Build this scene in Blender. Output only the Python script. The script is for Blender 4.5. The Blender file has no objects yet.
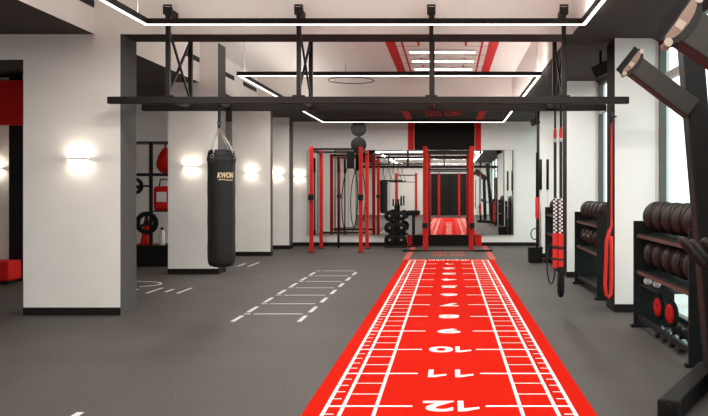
import bpy, bmesh, math, random
from mathutils import Vector, Matrix
random.seed(7)
sc = bpy.context.scene
COL = sc.collection
PI = math.pi
F, VX, VY, H = 797.0, 449.0, 192.0, 1.5          # focal length in pixels, vanishing point, eye height

def P(x, y, z):                                   # photo pixel at depth z -> place in the room (used to survey the room)
    return Vector(((x-VX)*z/F, z, H+(VY-y)*z/F))

# ------------------------------------------------------------------ materials
def srgb(r, g, b):
    f = lambda c: (c/255/12.92) if c/255 <= .04045 else ((c/255+.055)/1.055)**2.4
    return (f(r), f(g), f(b), 1)

def mat(name, col, rough=.6, metal=0, noise=0, nscale=20, bump=0, bscale=200, spec=.5, emit=0, ecol=None):
    m = bpy.data.materials.new(name); m.use_nodes = True
    nt = m.node_tree; b = nt.nodes['Principled BSDF']
    b.inputs['Base Color'].default_value = col
    b.inputs['Roughness'].default_value = rough
    b.inputs['Metallic'].default_value = metal
    b.inputs['Specular IOR Level'].default_value = spec
    if noise or bump:
        tc = nt.nodes.new('ShaderNodeTexCoord')
    if noise:
        n = nt.nodes.new('ShaderNodeTexNoise'); n.inputs['Scale'].default_value = nscale
        n.inputs['Detail'].default_value = 6
        nt.links.new(tc.outputs['Object'], n.inputs['Vector'])
        r = nt.nodes.new('ShaderNodeValToRGB')
        r.color_ramp.elements[0].position = .3; r.color_ramp.elements[1].position = .7
        r.color_ramp.elements[0].color = [c*(1-noise) for c in col[:3]]+[1]
        r.color_ramp.elements[1].color = [min(1, c*(1+noise)) for c in col[:3]]+[1]
        nt.links.new(n.outputs['Fac'], r.inputs['Fac']); nt.links.new(r.outputs['Color'], b.inputs['Base Color'])
    if bump:
        n2 = nt.nodes.new('ShaderNodeTexNoise'); n2.inputs['Scale'].default_value = bscale
        nt.links.new(tc.outputs['Object'], n2.inputs['Vector'])
        bp = nt.nodes.new('ShaderNodeBump'); bp.inputs['Strength'].default_value = bump; bp.inputs['Distance'].default_value = .01
        nt.links.new(n2.outputs['Fac'], bp.inputs['Height']); nt.links.new(bp.outputs['Normal'], b.inputs['Normal'])
    if emit:
        b.inputs['Emission Color'].default_value = ecol or col
        b.inputs['Emission Strength'].default_value = emit
    return m

M = {}
M['white'] = mat('white_plaster', (.82, .80, .775, 1), .85, noise=.02, nscale=3)
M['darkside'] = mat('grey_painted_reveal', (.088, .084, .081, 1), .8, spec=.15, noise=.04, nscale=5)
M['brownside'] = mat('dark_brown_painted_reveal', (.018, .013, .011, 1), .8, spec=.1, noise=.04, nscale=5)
M['darkceil'] = mat('dark_grey_ceiling_paint', (.056, .049, .045, 1), .85, spec=.15, noise=.05, nscale=4)
M['base'] = mat('black_skirting', (.012, .009, .008, 1), .6, spec=.15)
M['panelblack'] = mat('black_wall_paint', (.011, .0095, .009, 1), .8, spec=.12)
M['redpaint'] = mat('red_paint', (.58, .010, .007, 1), .65, spec=.2)
M['redpaintdeep'] = mat('deep_red_panel', (.50, .010, .008, 1), .6)
M['turf'] = mat('red_turf', (.58, .010, .002, 1), .95, noise=.06, nscale=60, bump=.3, bscale=400, spec=.04)
M['turfwhite'] = mat('white_turf_marking', (.86, .83, .79, 1), .85, noise=.03, nscale=80)
M['mark'] = mat('white_floor_paint', (.62, .60, .57, 1), .7, noise=.12, nscale=40)
M['worn'] = mat('worn_red_floor_paint', (.50, .07, .045, 1), .7, noise=.2, nscale=30)
M['black'] = mat('black_powder_coated_steel', (.011, .0095, .009, 1), .5, bump=.04, bscale=300, spec=.2)
M['steel'] = mat('brown_black_steel', (.013, .010, .009, 1), .5, spec=.2)
M['rackgreen'] = mat('charcoal_steel_panel', (.010, .012, .012, 1), .6, spec=.15)
M['red'] = mat('red_powder_coated_steel', (.58, .012, .008, 1), .45, spec=.25)
M['rubber'] = mat('black_rubber', (.010, .0095, .0095, 1), .7, spec=.14, noise=.1, nscale=30, bump=.1, bscale=150)
M['leather'] = mat('dark_brown_leather', (.024, .016, .013, 1), .5, spec=.3, noise=.35, nscale=9, bump=.35, bscale=60)
M['bag'] = mat('black_vinyl', (.013, .0135, .0135, 1), .5, spec=.25, noise=.1, nscale=10, bump=.12, bscale=25)
M['strapblack'] = mat('black_webbing', (.015, .014, .014, 1), .8, bump=.2, bscale=500)
M['strapwhite'] = mat('pale_webbing', (.55, .52, .48, 1), .8, bump=.2, bscale=500)
M['strapred'] = mat('red_webbing', (.70, .018, .012, 1), .7, bump=.2, bscale=400)
M['darkchrome'] = mat('dark_steel', (.16, .17, .19, 1), .3, metal=1)
M['frame'] = mat('grey_window_frame', (.08, .082, .078, 1), .5)
M['transom'] = mat('pale_window_transom', (.42, .41, .38, 1), .5)
M['chrome'] = mat('brushed_metal', (.50, .49, .48, 1), .3, metal=1)
M['bronze'] = mat('bronze_anodised_plate', (.13, .085, .065, 1), .4, metal=.6)
M['cream'] = mat('cream_plastic', (.34, .27, .21, 1), .45)
M['machine'] = mat('dark_brown_machine_paint', (.026, .021, .018, 1), .5, spec=.25, bump=.03, bscale=200)
M['foil'] = mat('pale_yellow_print', (.70, .58, .34, 1), .5)
M['whiteplastic'] = mat('white_plastic', (.75, .74, .72, 1), .4)
M['trunk'] = mat('bark', (.10, .07, .045, 1), .9, noise=.3, nscale=12)
M['leaf'] = mat('green_leaves', (.12, .26, .05, 1), .7, noise=.4, nscale=3)
M['paving'] = mat('pale_paving', (.62, .62, .60, 1), .9, noise=.08, nscale=2)
M['led'] = mat('led_diffuser', (1, .95, .88, 1), .5, emit=1.5, ecol=(1, .95, .89, 1))
M['uplight_fill'] = mat('added_uplight_glow', (1, .95, .88, 1), .5, emit=14, ecol=(1, .93, .86, 1))  # glow of the added upward strips, fills the ceiling with light
M['tube'] = mat('ceiling_light_diffuser', (1, .96, .9, 1), .5, emit=4, ecol=(1, .92, .82, 1))
M['sconceglow'] = mat('sconce_diffuser', (1, .95, .86, 1), .5, emit=4, ecol=(1, .88, .72, 1))

def mirror_mat():
    m = mat('silvered_mirror', (.80, .79, .77, 1), .015, metal=1); return m
M['mirror'] = mirror_mat()

def glass_mat():
    m = bpy.data.materials.new('window_glass'); m.use_nodes = True; nt = m.node_tree
    nt.nodes.remove(nt.nodes['Principled BSDF']); out = nt.nodes['Material Output']
    t = nt.nodes.new('ShaderNodeBsdfTransparent'); t.inputs['Color'].default_value = (.93, .98, .97, 1)
    g = nt.nodes.new('ShaderNodeBsdfGlossy'); g.inputs['Roughness'].default_value = .02
    mx = nt.nodes.new('ShaderNodeMixShader'); mx.inputs['Fac'].default_value = .04
    nt.links.new(t.outputs['BSDF'], mx.inputs[1]); nt.links.new(g.outputs['BSDF'], mx.inputs[2])
    nt.links.new(mx.outputs['Shader'], out.inputs['Surface'])
    return m
M['glass'] = glass_mat()

def floor_mat():
    m = bpy.data.materials.new('speckled_grey_rubber_flooring'); m.use_nodes = True; nt = m.node_tree
    b = nt.nodes['Principled BSDF']; b.inputs['Roughness'].default_value = .62; b.inputs['Specular IOR Level'].default_value = .28
    tc = nt.nodes.new('ShaderNodeTexCoord')
    n1 = nt.nodes.new('ShaderNodeTexNoise'); n1.inputs['Scale'].default_value = 1.1; n1.inputs['Detail'].default_value = 4
    n2 = nt.nodes.new('ShaderNodeTexNoise'); n2.inputs['Scale'].default_value = 75; n2.inputs['Detail'].default_value = 2
    r1 = nt.nodes.new('ShaderNodeValToRGB')
    r1.color_ramp.elements[0].position = .35; r1.color_ramp.elements[0].color = (.056, .050, .045, 1)
    r1.color_ramp.elements[1].position = .7; r1.color_ramp.elements[1].color = (.071, .064, .058, 1)
    r2 = nt.nodes.new('ShaderNodeValToRGB')
    r2.color_ramp.elements[0].position = .36; r2.color_ramp.elements[0].color = (.6, .6, .6, 1)
    r2.color_ramp.elements[1].position = .68; r2.color_ramp.elements[1].color = (1.5, 1.48, 1.45, 1)
    mx = nt.nodes.new('ShaderNodeMixRGB'); mx.blend_type = 'MULTIPLY'; mx.inputs['Fac'].default_value = 1
    nt.links.new(tc.outputs['Object'], n1.inputs['Vector']); nt.links.new(tc.outputs['Object'], n2.inputs['Vector'])
    nt.links.new(n1.outputs['Fac'], r1.inputs['Fac']); nt.links.new(n2.outputs['Fac'], r2.inputs['Fac'])
    nt.links.new(r1.outputs['Color'], mx.inputs[1]); nt.links.new(r2.outputs['Color'], mx.inputs[2])
    nt.links.new(mx.outputs['Color'], b.inputs['Base Color'])
    bp = nt.nodes.new('ShaderNodeBump'); bp.inputs['Strength'].default_value = .15; bp.inputs['Distance'].default_value = .004
    nt.links.new(n2.outputs['Fac'], bp.inputs['Height']); nt.links.new(bp.outputs['Normal'], b.inputs['Normal'])
    return m
M['floor'] = floor_mat()

def checker_mat():
    m = mat('checked_webbing', (.6, .6, .6, 1), .8); nt = m.node_tree
    tc = nt.nodes.new('ShaderNodeTexCoord'); c = nt.nodes.new('ShaderNodeTexChecker')
    c.inputs['Scale'].default_value = 42
    c.inputs['Color1'].default_value = (.75, .73, .70, 1); c.inputs['Color2'].default_value = (.012, .012, .012, 1)
    nt.links.new(tc.outputs['Object'], c.inputs['Vector']); nt.links.new(c.outputs['Color'], nt.nodes['Principled BSDF'].inputs['Base Color'])
    return m
M['checker'] = checker_mat()

# ------------------------------------------------------------------ mesh helpers
ORG = {}
class MB:
    def __init__(s): s.bm = bmesh.new()
    def box(s, x0, x1, y0, y1, z0, z1, bev=0, side=None):
        before = set(s.bm.faces)
        vs = [s.bm.verts.new((x, y, z)) for x in (x0, x1) for y in (y0, y1) for z in (z0, z1)]
        idx = [(0,1,3,2), (4,6,7,5), (0,4,5,1), (2,3,7,6), (0,2,6,4), (1,5,7,3)]
        fs = [s.bm.faces.new([vs[i] for i in f]) for f in idx]      # -x +x -y +y -z +z
        if side:
            for k, mi in side.items(): fs['xXyYzZ'.index(k)].material_index = mi
        if bev:
            es = list({e for f in fs for e in f.edges})
            bmesh.ops.bevel(s.bm, geom=es, offset=bev, segments=2, affect='EDGES', profile=.5)
        return s
    def obox(s, c, u, v, w, a, b, d, bev=0):                        # oriented box: centre, unit axes, full sizes
        c, u, v, w = Vector(c), Vector(u).normalized(), Vector(v).normalized(), Vector(w).normalized()
        vs = [s.bm.verts.new(c+u*i*a/2+v*j*b/2+w*k*d/2) for i in (-1, 1) for j in (-1, 1) for k in (-1, 1)]
        idx = [(0,1,3,2), (4,6,7,5), (0,4,5,1), (2,3,7,6), (0,2,6,4), (1,5,7,3)]
        fs = [s.bm.faces.new([vs[i] for i in f]) for f in idx]
        if bev:
            es = list({e for f in fs for e in f.edges})
            bmesh.ops.bevel(s.bm, geom=es, offset=bev, segments=2, affect='EDGES', profile=.5)
        return s
    def bar(s, p, q, w, d, up=(0, 0, 1), bev=0):                    # square tube from p to q
        p, q = Vector(p), Vector(q); u = (q-p).normalized(); up = Vector(up)
        if abs(u.dot(up.normalized())) > .98: up = Vector((0, 1, 0))
        v = up.cross(u).normalized(); t = u.cross(v)
        return s.obox((p+q)/2, u, v, t, (q-p).length, w, d, bev)
    def tube(s, pts, r, n=10, closed=False, cap=True):
        pts = [Vector(p) for p in pts]; N = len(pts); rings = []
        rr = r if isinstance(r, (list, tuple)) else [r]*N
        ref = None
        for i, p in enumerate(pts):
            a = pts[i-1] if (i or closed) else p
            b = pts[(i+1) % N] if (i < N-1 or closed) else p
            t = (b-a).normalized()
            if ref is None:
                ref = Vector((0, 0, 1)) if abs(t.z) < .9 else Vector((1, 0, 0))
            u = (ref-t*ref.dot(t)).normalized(); ref = u; v = t.cross(u)
            rings.append([s.bm.verts.new(p+(u*math.cos(2*PI*k/n)+v*math.sin(2*PI*k/n))*rr[i]) for k in range(n)])
        for i in range(N if closed else N-1):
            A, B = rings[i], rings[(i+1) % N]
            for k in range(n):
                f = s.bm.faces.new((A[k], A[(k+1) % n], B[(k+1) % n], B[k])); f.smooth = True
        if cap and not closed:
            s.bm.faces.new(rings[0][::-1]); s.bm.faces.new(rings[-1])
        return s
    def lathe(s, c, prof, n=28, axis=(0, 0, 1)):                    # prof: (radius, along axis)
        c = Vector(c); w = Vector(axis).normalized()
        u = w.orthogonal().normalized(); v = w.cross(u); rings = []
        for r, h in prof:
            if r < 1e-5: rings.append([s.bm.verts.new(c+w*h)])
            else: rings.append([s.bm.verts.new(c+w*h+(u*math.cos(2*PI*k/n)+v*math.sin(2*PI*k/n))*r) for k in range(n)])
        for A, B in zip(rings, rings[1:]):
            for k in range(n):
                k2 = (k+1) % n
                if len(A) == 1 and len(B) == 1: continue
                if len(A) == 1: f = s.bm.faces.new((A[0], B[k2], B[k]))
                elif len(B) == 1: f = s.bm.faces.new((A[k], A[k2], B[0]))
                else: f = s.bm.faces.new((A[k], A[k2], B[k2], B[k]))
                f.smooth = True
        return s
    def ball(s, c, r, n=20, m=12, sq=1):
        return s.lathe(c, [(r*math.sin(PI*i/m), -r*sq*math.cos(PI*i/m)) for i in range(m+1)], n)
    def prism(s, poly, ax, t):                                      # planar polygon (3d points) pushed along ax by t
        ax = Vector(ax); A = [s.bm.verts.new(Vector(p)) for p in poly]; B = [s.bm.verts.new(Vector(p)+ax*t) for p in poly]
        n = len(A)
        s.bm.faces.new(A[::-1]); s.bm.faces.new(B)
        for k in range(n): s.bm.faces.new((A[k], A[(k+1) % n], B[(k+1) % n], B[k]))
        return s
    def mesh(s, me, mtx):
        before = len(s.bm.verts)
        s.bm.from_mesh(me); s.bm.verts.ensure_lookup_table()
        for v in s.bm.verts[before:]: v.co = mtx @ v.co
        return s
    def build(s, name, m, parent=None):
        bmesh.ops.recalc_face_normals(s.bm, faces=s.bm.faces)
        xs = [v.co for v in s.bm.verts]
        if parent is not None: o0 = ORG[parent.name]
        else:
            o0 = Vector(((min(v.x for v in xs)+max(v.x for v in xs))/2, (min(v.y for v in xs)+max(v.y for v in xs))/2, min(v.z for v in xs)))
        bmesh.ops.translate(s.bm, verts=s.bm.verts, vec=-o0)
        me = bpy.data.meshes.new(name); s.bm.to_mesh(me); s.bm.free()
        for mm in (m if isinstance(m, (list, tuple)) else [m]): me.materials.append(M[mm])
        o = bpy.data.objects.new(name, me); COL.objects.link(o)
        if parent is not None: o.parent = parent
        else: o.location = o0
        ORG[o.name] = o0
        return o

def tag(o, label=None, cat=None, group=None, kind=None):
    if label: o['label'] = label
    if cat: o['category'] = cat
    if group: o['group'] = group
    if kind: o['kind'] = kind
    return o
def thing(name, loc, label, cat, group=None):
    o = bpy.data.objects.new(name, None); COL.objects.link(o); o.location = loc; o.empty_display_size = .1
    ORG[o.name] = Vector(loc); return tag(o, label, cat, group)
def struct(o, label=None): return tag(o, label, None, None, 'structure')
def copy_tree(o, parent=None):
    c = o.copy(); COL.objects.link(c)
    if parent is not None: c.parent = parent
    for ch in [x for x in bpy.data.objects if x.parent == o]: copy_tree(ch, c)
    return c
def dup(o, loc, label, group=None, rotz=None):
    c = copy_tree(o); c.location = loc; c['label'] = label
    if group: c['group'] = group
    if rotz is not None: c.rotation_euler.z = rotz
    return c
def text_mesh(s, bold=0, shear=0):
    cu = bpy.data.curves.new('glyphs', 'FONT'); cu.body = s; cu.align_x = 'CENTER'; cu.align_y = 'CENTER'
    cu.offset = bold; cu.shear = shear; cu.size = 1; cu.extrude = 0.006; cu.resolution_u = 4
    ob = bpy.data.objects.new('glyphs', cu); COL.objects.link(ob)
    dg = bpy.context.evaluated_depsgraph_get(); dg.update()
    me = bpy.data.meshes.new_from_object(ob.evaluated_get(dg))
    bpy.data.objects.remove(ob); bpy.data.curves.remove(cu)
    xs = [v.co.x for v in me.vertices]; ys = [v.co.y for v in me.vertices]
    return me, (min(xs), max(xs), min(ys), max(ys))

# ------------------------------------------------------------------ the room
HC, HS = 4.23, 3.44                    # high ceiling, dropped soffits
XL, XR = -9.5, 2.66                    # left wall, window line
ZN, ZB = -8.0, 22.2                    # wall behind the camera, back wall
ZP0, ZP1 = 9.70, 10.20                 # portal across the room

struct(MB().box(XL-.2, XR+.2, ZN-.2, ZB+.2, -.2, 0).build('floor', 'floor'))
struct(MB().box(XL-.2, XR+.2, ZN-.2, ZB+.2, HC, HC+.2).build('ceiling', 'white'))
struct(MB().box(XL, XR+.2, ZB, ZB+.2, 0, HC).build('wall_back', 'white'))
struct(MB().box(XL-.2, XL, ZN, ZB+.2, 0, HC).build('wall_left', 'white'))
struct(MB().box(XL-.2, XR+.2, ZN-.2, ZN, 0, HC).build('wall_front', 'white'))
struct(MB().box(-7.3, 2.55, ZB-.015, ZB, 0, .10).build('baseboard_back', 'base'))

# portal wall: left pier, header over the side opening, bulkhead across the room
pw = MB()
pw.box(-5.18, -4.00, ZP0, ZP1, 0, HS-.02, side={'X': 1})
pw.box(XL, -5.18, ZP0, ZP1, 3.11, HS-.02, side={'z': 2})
pw.box(XL, 2.78, ZP0, ZP1, HS-.02, HC, side={'z': 2})
wp = struct(pw.build('wall_portal', ['white', 'darkside', 'darkceil']))
struct(MB().box(-5.18, -3.995, ZP0-.012, ZP0, 0, .095).build('baseboard_portal', 'base'))

# dropped soffits with dark undersides and white upright faces
struct(MB().box(XL, -4.31, ZN, ZP0, HS-.02, HC, side={'z': 1}).build('ceiling_left', ['white', 'darkceil']))
struct(MB().box(XL, -4.55, ZP1, 18.95, 3.50, HC, side={'z': 1}).build('ceiling_left', ['white', 'darkceil']))
struct(MB().box(1.50, 2.78, ZN, ZP0, HS-.02, HC, side={'z': 1}).build('ceiling_right', ['white', 'darkceil']))
struct(MB().box(1.50, 2.78, ZP1, 18.95, HS+.01, HC, side={'z': 1}).build('ceiling_right', ['white', 'darkceil']))
struct(MB().box(XL, 2.78, 18.95, ZB, 3.46, HC, side={'z': 1}).build('ceiling_back', ['white', 'darkceil']))

# the row of white piers on the left
def pier(x0, x1, y0, y1, h, name='column'):
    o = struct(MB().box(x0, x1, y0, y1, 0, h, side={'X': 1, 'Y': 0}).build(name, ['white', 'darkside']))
    b = MB().box(x0-.003, x1+.008, y0-.012, y0, 0, .10).box(x1, x1+.008, y0, y1, 0, .10).build('baseboard', 'base', o)
    return o
c2 = pier(-5.13, -4.22, 14.55, 15.05, HC)
c3 = pier(-5.09, -4.19, 18.70, 18.94, 3.5)
c4 = pier(-5.00, -4.20, 20.95, 21.45, 3.46)
# piers on the window side
def wpier(y0, h=HS-.02):
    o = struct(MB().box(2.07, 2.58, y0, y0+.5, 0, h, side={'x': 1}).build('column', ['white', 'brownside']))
    MB().box(2.062, 2.585, y0-.012, y0, 0, .10).box(2.062, 2.07, y0, y0+.5, 0, .10).build('baseboard', 'base', o)
wpier(9.95); wpier(14.0, HS+.01); wpier(18.2, HS+.01)

# windows
def window(n, y0, y1, mull):
    f = MB()
    for y in [y0+.03]+mull+[y1-.03]: f.box(2.62, 2.70, y-.022, y+.022, 0, 3.42)
    for h in (.04, 3.39): f.box(2.63, 2.69, y0, y1, h-.035, h+.035)
    o = struct(f.build('window_%d' % n, 'frame'))
    MB().box(2.615, 2.69, y0+.05, y1-.05, 2.86, 2.94).build('transom', 'transom', o)
    MB().box(2.655, 2.665, y0+.03, y1-.03, .06, 3.38).build('pane', 'glass', o)
window(1, ZN, 9.95, [-5, -2, 1, 4, 6.6])
window(2, 10.45, 14.0, [])
window(3, 14.5, 18.2, [])
window(4, 18.7, ZB, [])
wr = MB()
for y in (9.95, 14.0, 18.2): wr.box(2.585, 2.75, y, y+.5, 0, 3.42)
struct(wr.build('wall_right', 'white'))

# left side: inner wall with red band seen through the side opening
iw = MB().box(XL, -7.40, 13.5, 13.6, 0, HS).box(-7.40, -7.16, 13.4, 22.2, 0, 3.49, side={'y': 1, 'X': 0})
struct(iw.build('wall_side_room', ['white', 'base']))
struct(MB().box(XL, -7.0, 13.28, 13.39, 2.62, 3.36).build('trim_1', 'redpaint'))
struct(MB().box(-7.16, -5.13, 17.2, 17.3, 0, 3.49).build('wall_aisle', 'white'))
o = thing('padded_bench', (-8.3, 13.1, 0), 'low red padded bench along the wall of the left side room', 'bench')
MB().box(-9.2, -7.1, 12.85, 13.25, .06, .38, bev=.03).build('cushion', 'redpaint', o)
MB().box(-9.15, -7.15, 12.92, 13.22, 0, .06).build('plinth', 'base', o)

# vents: dark slots in the upright soffit face
for (y0, y1, x, lab) in ((9.08, 9.66, -4.31, 'dark slot vent in soffit just before the white portal wall'),
                    (13.75, 14.5, -4.55, 'dark slot vent in soffit beside the second white column'),
                    (16.15, 16.85, -4.55, 'short dark slot vent in soffit right behind second column'),
                    (17.6, 18.8, -4.55, 'dark slot vent furthest back in the left soffit')):
    o = thing('slot_vent', (x, (y0+y1)/2, 3.9), lab, 'vent', 'slot vents along the left soffit')
    h = 3.78 if x > -4.5 else 3.90
    MB().box(x, x+.012, y0, y1, h-.045, h+.045).build('frame', 'base', o)
    b = MB()
    for k in range(3): b.box(x+.012, x+.02, y0+.02, y1-.02, h-.035+k*.028, h-.026+k*.028)
    b.build('louvre', 'darkside', o)

# ------------------------------------------------------------------ painted graphics in line with the track
CX = -.125
def plate(name, m, label, cat, x0, x1, y0, y1, z0, z1, group=None):
    return tag(MB().box(x0, x1, y0, y1, z0, z1).build(name, m), label, cat, group)
WY = ZB-.006
plate('wall_panel', 'panelblack', 'black painted panel high on the back wall between red stripes', 'panel', -.965, .715, WY, ZB, 2.67, 3.455)
for x, s in ((-1.06, 'left'), (.81, 'right')):
    plate('wall_stripe', 'redpaint', 'red stripe on back wall along the %s edge of the black panel' % s, 'stripe', x-.085, x+.085, WY-.001, ZB, 2.67, 3.455, 'red stripes on the back wall')
plate('wall_panel', 'panelblack', 'low black painted panel on back wall under the mirror', 'panel', -.98, .73, WY-.012, ZB-.0155, 0, .30)
for x, s in ((-1.07, 'left'), (.82, 'right')):
    plate('wall_stripe', 'redpaint', 'short red block below the mirror at %s end of low black panel' % s, 'stripe', x-.085, x+.085, WY-.013, ZB-.0155, 0, .30, 'red stripes on the back wall')
    plate('ceiling_stripe', 'redpaint', 'red stripe on dark low ceiling above the %s red rack post' % s, 'stripe', x-.085, x+.085, 18.98, ZB-.02, 3.452, 3.46, 'red stripes on the low ceiling')
    plate('ceiling_stripe', 'redpaint', 'broad red stripe on the white high ceiling, %s of the light bars' % s, 'stripe', x-.09, x+.09, 10.6, 18.93, HC-.008, HC, 'red stripes on the high ceiling')
for x, s in ((-.86, 'left'), (.61, 'right')):
    plate('ceiling_line', 'redpaint', 'thin red line on high ceiling inside the broad %s stripe' % s, 'stripe', x-.018, x+.018, 10.6, 18.93, HC-.006, HC, 'thin red lines on the high ceiling')
for x, s in ((-.56, 'left'), (.31, 'right')):
    b = MB()
    for k in range(9):
        y = 10.7+k*.92; b.box(x-.02, x+.02, y, y+.45, HC-.006, HC)
    tag(b.build('ceiling_line', 'redpaint'), 'dashed red line on high ceiling crossing %s ends of light bars' % s, 'stripe', 'dashed red lines on the high ceiling')
cg = thing('ceiling_rungs', (CX, 14.4, HC), 'thin dark cross lines between red lines on the high ceiling', 'marking')
for k in range(8):
    y = 10.9+k*1.0
    for x0, x1 in ((-.97, -.56), (.31, .72)): MB().box(x0, x1, y-.006, y+.006, HC-.004, HC).build('rung', 'darkside', cg)

# illegible emblem strokes (too small to read in the photo): short bars in two words
def strokes(b, x0, x1, y0, y1, z0, z1, seed, n):
    r = random.Random(seed); w = (x1-x0)/n
    for k in range(n):
        a = x0+k*w+w*.1; e = a+w*.8; t = w*.26; q = (y1-y0)
        c = r.choice((0, 1, 2, 3))
        if c in (0, 1, 3): b.box(a, a+t, y0, y1, z0, z1)
        if c in (1, 2): b.box(a+t*(c == 1), e, y1-q*.28, y1, z0, z1)
        if c in (0, 2): b.box(a+t*(c == 0), e, y0, y0+q*.28, z0, z1)
        if c in (0, 3): b.box(e-t, e, y0+q*.3, y1, z0, z1)
ce = thing('ceiling_emblem', (-.14, 19.8, 3.45), 'red two-word emblem on the dark low ceiling before the back wall', 'emblem')
for xa, xb, sd in ((-.58, -.19, 3), (-.10, .30, 4)):
    b = MB(); strokes(b, xa, xb, 19.35, 20.45, 3.45, 3.4595, sd, 4); b.build('emblem_word', 'redpaint', ce)
fe = thing('floor_emblem', (-.02, 19.3, 0), 'faded red emblem on grey floor between track end and red rack', 'emblem')
for yy in (18.75, 19.55):
    for xa, xb, sd in ((-.42, -.03, 5), (.02, .38, 6)):
        b = MB(); strokes(b, xa, xb, yy, yy+.42, 0, .003, sd, 5); b.build('emblem_word', 'worn', fe)
for x, s in ((-.96, 'left'), (.98, 'right')):
    plate('floor_stripe', 'worn', 'faded red floor stripe running from %s track corner to back wall' % s, 'stripe', x-.07, x+.07, 17.68, 22.15, 0, .003, 'faded red floor stripes')

# ------------------------------------------------------------------ red turf track
T0, T1 = -1.6, 17.65
tr = thing('turf_track', (0, 8, 0), 'long red turf sprint track with white lines and numbers', 'track')
MB().box(-.99, .99, T0, T1, 0, .008).build('turf', 'turf', tr)
b = MB(); zt0, zt1 = .0078, .0095
ZS = 17.45
for x in (-.85, .85): b.box(x-.0135, x+.0135, T0+.3, ZS, zt0, zt1)
for x in (-.735, .735): b.box(x-.013, x+.013, T0+.3, ZS, zt0, zt1)
for x in (-.505, .495): b.box(x-.013, x+.013, T0+.3, ZS, zt0, zt1)
b.box(-.85, -.5, ZS-.02, ZS+.02, zt0, zt1); b.box(.5, .85, ZS-.02, ZS+.02, zt0, zt1)
for n in range(1, 19):
    y = 17.55-n
    for s in (-1, 1):
        X = sorted((s*.85, s*.255)); b.box(X[0], X[1], y-.016, y+.016, zt0, zt1+.0003)
for n in range(0, 18):
    y = 17.55-n
    for s in (-1, 1):
        for t in (1/3, 2/3):
            X = sorted((s*.735, s*.50)); b.box(X[0], X[1], y-t-.009, y-t+.009, zt0, zt1-.0003)
        for t in (.2, .4, .6, .8):
            X = sorted((s*.85, s*.775)); b.box(X[0], X[1], y-t-.009, y-t+.009, zt0, zt1-.0003)
b.build('lane_marking', 'turfwhite', tr)
def digit(ch, cx, y, w, hgt):                     # cx: centre as read from the far end
    M0 = Matrix.Translation((0, y, .0095)) @ Matrix.Rotation(PI, 4, 'Z') @ Matrix.Translation((cx, 0, 0))
    b = MB()
    if ch == '1':
        pl = [(.22, -.5), (.5, -.5), (.5, .5), (.16, .5), (-.5, .26), (-.5, .10), (.22, .24)] if w > .1 else [(-.1, -.5), (.5, -.5), (.5, .5), (-.2, .5), (-.5, .36), (-.5, .2), (-.1, .28)]
        b.prism([M0 @ Vector((px_*w, py_*hgt, 0)) for px_, py_ in pl], (0, 0, 1), .0015)
    else:
        me, (a, c, d, e) = text_mesh(ch, .028)
        b.mesh(me, M0 @ Matrix.Diagonal((w/(c-a), hgt/(e-d), .25, 1)) @ Matrix.Translation((-(a+c)/2, -(d+e)/2, 0)))
    b.build('digit', 'turfwhite', tr)
for n in range(1, 13):
    if n < 10: digit(str(n), -.02 if n == 1 else 0, 17.55-n, .17 if n == 1 else .25, .27)
    elif n == 10: digit('1', -.135, 7.55, .15, .27); digit('0', .075, 7.55, .23, .27)
    elif n == 11: digit('1', -.125, 6.55, .15, .27); digit('1', .095, 6.55, .15, .27)
    else: digit('1', -.135, 5.55, .15, .27); digit('2', .075, 5.55, .22, .27)
b = MB(); strokes(b, -.45, .45, ZS-.14, ZS+.12, zt0, zt1, 11, 9)
b.build('start_lettering', 'turfwhite', tr)

# floor markings
b = MB()
yr = [9.8, 10.69, 11.58, 12.47, 13.36, 14.25, 15.14]
for i, y in enumerate(yr):
    b.box(-2.40, -1.80, y-.016, y+.016, 0, .003)
    b.box(-2.52, -2.44, y-.02, y+.02, 0, .003)
    if i < 6: 
        b.box(-2.53, -2.48, y+.14, y+.62, 0, .003); b.box(-1.76, -1.71, y+.14, y+.62, 0, .003)
b.box(-2.53, -2.48, 9.22, 9.66, 0, .003); b.box(-1.76, -1.71, 9.22, 9.66, 0, .003)
tag(b.build('ladder_marking', 'mark'), 'white dashed agility ladder painted on grey floor left of the track', 'floor marking')
cv = thing('curve_marking', (-4.6, 12.4, 0), 'white dashes and curved line painted on floor beside the portal column', 'floor marking')
for x0, x1, y0, y1 in ((-4.04, -4.0, 11.8, 12.45), (-4.50, -4.46, 11.8, 12.45), (-4.27, -4.23, 11.95, 12.3), (-4.82, -4.78, 11.9, 12.3)):
    MB().box(x0, x1, y0, y1, 0, .003).build('dash', 'mark', cv)
b = MB()
arc = [(-5.25+.55*math.cos(t), 12.95+.42*math.sin(t)) for t in [PI*(.62-.9*k/16) for k in range(17)]]
for (xa, ya), (xb, yb) in zip(arc, arc[1:]): b.bar((xa, ya, .0015), (xb, yb, .0015), .04, .003)
b.build('arc', 'mark', cv)
dm = thing('dash_marking', (-4.15, 16.5, 0), 'pair of white floor dashes behind the hanging punch bag', 'floor marking')
for x0, x1, y0, y1 in ((-4.06, -4.02, 16.05, 16.95), (-4.29, -4.25, 16.1, 16.7)): MB().box(x0, x1, y0, y1, 0, .003).build('dash', 'mark', dm)
tag(MB().box(-2.53, -2.48, 4.9, 5.42, 0, .003).build('dash_marking', 'mark'), 'single white floor dash at the near edge, left of the track', 'floor marking')

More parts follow.
